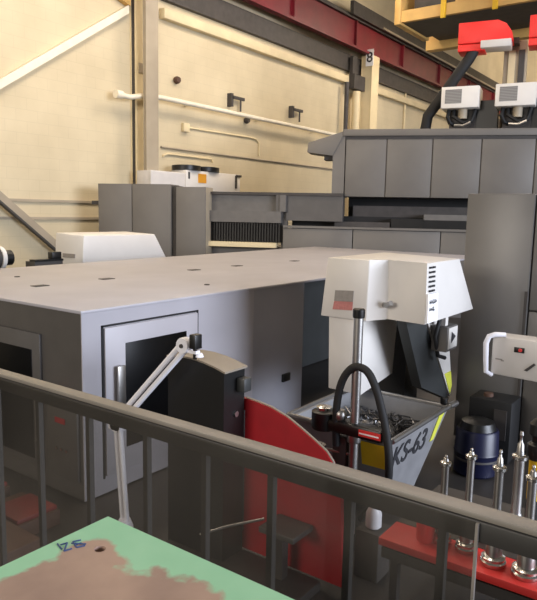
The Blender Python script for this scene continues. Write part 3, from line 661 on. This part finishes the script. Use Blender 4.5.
# milling heads riding the crossbeam (squared to the room)
def head(bx_, by_, bz_, sc_, ry, lab, hose):
    F = Matrix.Translation((bx_, by_, bz_)) @ Matrix.Rotation(R(12), 4, 'Z') @ Matrix.Diagonal((sc_, sc_, sc_, 1))
    t = thing('milling_head', lab, 'milling head', (bx_+.5, by_, bz_), group='milling heads on the crossbeam')
    x = y = 0.
    def MB_(): return MB(F)
    bx = MB_().box(x, x+.95, y-.42, y+.72, 0.31, 0.96, .025).build('control_box', 'white_paint', t)
    MB_().box(x-.012, x+.002, y+.1, y+.60, 0.45, 0.87).build('vent_grille', 'vent', bx)
    hs = MB_()
    hs.path([(x+.3,y+.5,0.31),(x+.15,y+.52,0.06),(x+.2,y+.45,-.12),(x+.5,y+.3,-.16)], .06, 8)
    hs.path([(x+.35,y+.35,0.31),(x+.2,y+.35,0.08),(x+.2,y+.05,-.12),(x+.25,y-.2,-.08),(x+.4,y-.3,0.31)], .06, 8)
    hs.build('cables', 'black_matt', t)
    MB_().box(x+.45, x+.9, y-.3, y+.5, -.40, 0.31).build('mount', 'dark_steel', t)
    MB_().lathe([(.14,0),(.14,.3)], (x+.3,y+.08,0.01), 14).build('connector', 'column_old', t)
    MB_().box(x+1.3, x+2.1, y+ry-1.62, y+ry-.95, -.40, 2.5, .03).build('spindle_housing', 'column_old', t)
    MB_().box(x+1.26, x+1.3, y+ry-1.3, y+ry-1.1, 0.08, 2.2).build('guide_strip', 'cream_steel', t)
    MB_().box(x+1.26, x+1.3, y+ry-1.58, y+ry-1.4, 0.08, 2.2).build('guide_strip', 'dark_steel', t)
    MB_().box(x+.5, x+.9, y-.95, y-.1, -.40, 0.58).build('carriage', 'black', t)
    # red cover: rounded upper right shoulder, step at the lower left
    MB_().prism([(y+ry+q[0], q[1]) for q in ((.36,2.30),(.36,2.93),(-.80,2.93),(-1.05,2.80),(-1.22,2.55),(-1.26,2.30))][::-1], 'x', x+.35, x+1.15, .02).build('red_cover', 'bright_red', t)
    MB_().box(x+.4, x+1.1, y+ry-.45, y+ry+.36, 2.08, 2.29, .02).build('red_skirt', 'bright_red', t)
    MB_().box(x+.2, x+.9, y+ry-1.22, y+ry-.34, 2.10, 2.32, .02).build('drive_block', 'offwhite', t)
    MB_().box(x+.9, x+1.32, y+ry-1.4, y+ry-.3, 2.32, 2.5).build('head_bridge', 'dark_steel', t)
    MB_().path([(x+.12,y+.3,-.2),(x+.12,y+.02,-.22),(x+.15,y-.2,-.12)], .045, 8).build('silver_pipe', 'steel', t)
    if hose:
        MB_().path([(x+.6,y+1.3,-.40),(x+.6,y+1.22,0.18),(x+.55,y+.85,0.68),(x+.5,y+.35,1.38),(x+.55,y+.0,1.9),(x+.6,y-.1,2.12)], .17, 14).build('cable_hose', 'black_matt', t)
        MB_().box(x+.4, x+.8, y+1.1, y+1.5, -.40, -.38).build('hose_base', 'dark_steel', t)
    return t
head(23.4, 8.42, 7.13, 1.17, 0., 'left milling head with a white vented box, red cover and thick black hose', True)
head(23.7, 6.54, 7.10, 1.185, -.44, 'right milling head with a red cover cut by the photo edge', False)

# cooling unit standing behind the cabinets
ac = thing('cooling_unit', 'white cooling unit with a black fan on top, behind the cabinets', 'cooler', (22.6, 20.2, 0))
MB().box(21.05, 24.9, 20.0, 20.9, 4.5, 5.38, .02).build('housing', 'white_paint', ac)
MB().box(18.95, 21.0, 20.02, 20.04, 4.4, 5.2).build('side_cover', 'offwhite', ac)
MB().box(18.98, 21.04, 20.04, 20.9, 4.4, 5.24, .01).build('side_housing', 'offwhite', ac)
MB().lathe([(.62,0),(.66,.02),(.66,.22),(.5,.25)], (21.6,20.5,5.38), 24).lathe([(.62,0),(.66,.02),(.66,.22),(.5,.25)], (22.9,20.5,5.38), 24).build('fan', 'black', ac)
MB().box(21.85, 22.4, 19.985, 20.0, 4.85, 5.26).build('yellow_label', 'lamp_amber', ac); MB().box(21.2,21.3,19.985,20.0,5.0,5.3).build('latch', 'ink', ac)
MB().box(24.55, 24.95, 19.95, 20.0, 5.25, 5.36).box(24.5,24.62,19.95,20.0,4.7,5.3).build('clamp', 'dark_steel', ac)
MB().box(19.4, 24.7, 20.1, 20.8, 0, 4.4).box(21.1,24.7,20.1,20.8,4.4,4.5).build('stand', 'dark_paint', ac)

# ------------------------------------------------------------------ guard rail with its clear sheet
g = thing('guard_rail', 'grey platform guard rail with square bars and a clear sheet', 'railing', (1.1, 1.2, 2.0))
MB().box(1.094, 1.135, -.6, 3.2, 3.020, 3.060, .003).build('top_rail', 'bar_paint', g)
MB().box(1.098, 1.139, -.6, 3.2, 3.060, 3.072, .003).build('lit_top_strip', 'lit_top_strip', g)  # pale strip on the darker bar paints the light on the rail's top
MB().box(1.085, 1.125, -.6, 3.2, 2.08, 2.12).build('bottom_rail', 'rail_paint', g)
for y in (-.02, .19, .392, .592, .79, .99, 1.195, 1.431, 1.67, 1.9, 2.14, 2.4, 2.65): MB().box(1.106, 1.122, y-.008, y+.008, 2.12, 3.021).build('baluster', 'bar_paint', g)
for y in (-.58, 3.17): MB().box(1.08, 1.13, y-.025, y+.025, 2.0, 3.021).build('post', 'rail_paint', g)
MB().box(1.086, 1.092, .325, 3.1, 2.12, 3.058).build('clear_sheet', 'glass', g)
MB().box(1.0855, 1.0925, .320, .325, 2.12, 3.058).build('sheet_edge', 'label_grey', g)

# ------------------------------------------------------------------ green table in the foreground
t = thing('work_table', 'worn green steel table with a brown stained middle, in the foreground', 'table', (.776, .945, 2.0))
def table_top():
    """slab with a real through-hole near its far corner"""
    x0, x1, y0, y1 = -.5, .776, -.5, .945
    hx, hy, hr, n = .687, .860, .0105, 14
    left = [(hx, y0)]+[(hx-hr*math.sin(PI*i/n), hy-hr*math.cos(PI*i/n)) for i in range(n+1)]+[(hx, y1), (x0, y1), (x0, y0)]
    right = [(hx, y0), (x1, y0), (x1, y1), (hx, y1)]+[(hx+hr*math.sin(PI*i/n), hy+hr*math.cos(PI*i/n)) for i in range(n+1)]
    mb = MB()
    mb.prism(right, 'z', 2.975, 3.0); mb.prism(left[::-1], 'z', 2.975, 3.0)
    return mb
tt = table_top().build('table_top', 'table', t)
MB().box(-.46, .74, -.46, .905, 2.945, 2.974).build('frame', 'black', t)  # black here stands for the darkness inside the table's hole
for (x, y) in ((-.42,-.42),(.70,-.42),(-.42,.865),(.70,.80)): MB().box(x-.035, x+.035, y-.035, y+.035, 2.0, 2.945).build('leg', 'dark_paint', t)
# scribbled blue marker characters
sc = MB(basis((.668,.906,3.0006), (.93,-.37,0), (.37,.93,0)))
def stroke(pts):
    for a, b in zip(pts, pts[1:]): sc.path([(a[0],a[1],0),(b[0],b[1],0)], .0016, 5)
stroke([(-.022,.012),(-.010,.013),(-.022,-.012),(-.008,-.011)]); stroke([(-.026,.018),(-.024,-.004)])
stroke([(.014,.011),(.0,.012),(.0,-.011),(.015,-.012)]); stroke([(.0,.0),(.012,.0)]); stroke([(-.004,.008),(.018,-.008)])
sc.build('marker_scribble', 'blue_ink', tt)

# ------------------------------------------------------------------ light
def area(name, loc, target, sx, sy, power, rgb, spread=PI):
    l = bpy.data.lights.new(name, 'AREA'); l.shape = 'RECTANGLE'; l.size = sx; l.size_y = sy; l.energy = power; l.color = rgb; l.spread = spread
    o = bpy.data.objects.new(name, l); COL.objects.link(o); o.location = loc
    o.rotation_euler = (Vector(target)-Vector(loc)).to_track_quat('-Z','Y').to_euler()
    return o
WARM = (1., .84, .67); COOL = (.80, .86, 1.)
for (x, y) in ((6,5),(6,13),(16,5),(16,14),(28,14),(40,14),(55,14),(28,4)):
    area('high_bay_light', (x,y,16.3), (x,y,0), 2.5, 2.5, 430, WARM)
for x, p_ in ((12,680), (24,520), (38,620)): area('wall_wash_light', (x,13,15.5), (x,21.5,6), 3, 3, p_, WARM)
area('wall_wash_light', (58,4,14), (75.7,2,19), 4, 4, 6500, WARM)  # unseen light added to brighten the far end wall
area('daylight_door', (9,-30,8), (9,6,2.0), 22, 10, 17500, COOL)
area('left_fill_light', (-24,9,11), (8,6,2), 12, 8, 4400, (1.,.91,.80))  # unseen warm fill light added for the left-facing sides

w = bpy.data.worlds.new('World'); S.world = w; w.use_nodes = True
w.node_tree.nodes['Background'].inputs[0].default_value = (.55,.52,.50,1); w.node_tree.nodes['Background'].inputs[1].default_value = .25

# ------------------------------------------------------------------ camera
YAW, PIT, ROLL = R(36.05), R(7.87), R(1.15)
cd = bpy.data.cameras.new('Camera'); cam = bpy.data.objects.new('Camera', cd); COL.objects.link(cam)
cd.sensor_fit = 'VERTICAL'; cd.sensor_height = 36.; cd.lens = 637./600.*36.; cd.clip_end = 300; cd.clip_start = .02
f = Vector((math.cos(YAW)*math.cos(PIT), math.sin(YAW)*math.cos(PIT), -math.sin(PIT)))
r0 = Vector((math.sin(YAW), -math.cos(YAW), 0)); u0 = r0.cross(f)
r = r0*math.cos(ROLL)+u0*math.sin(ROLL); u = u0*math.cos(ROLL)-r0*math.sin(ROLL)
cam.matrix_world = Matrix(((r.x,u.x,-f.x,0),(r.y,u.y,-f.y,0),(r.z,u.z,-f.z,3.6),(0,0,0,1)))
S.camera = cam
S.view_settings.view_transform = 'Standard'; S.view_settings.look = 'None'
S.view_settings.gamma = 1.; S.view_settings.use_curve_mapping = False
S.view_settings.exposure = 0.
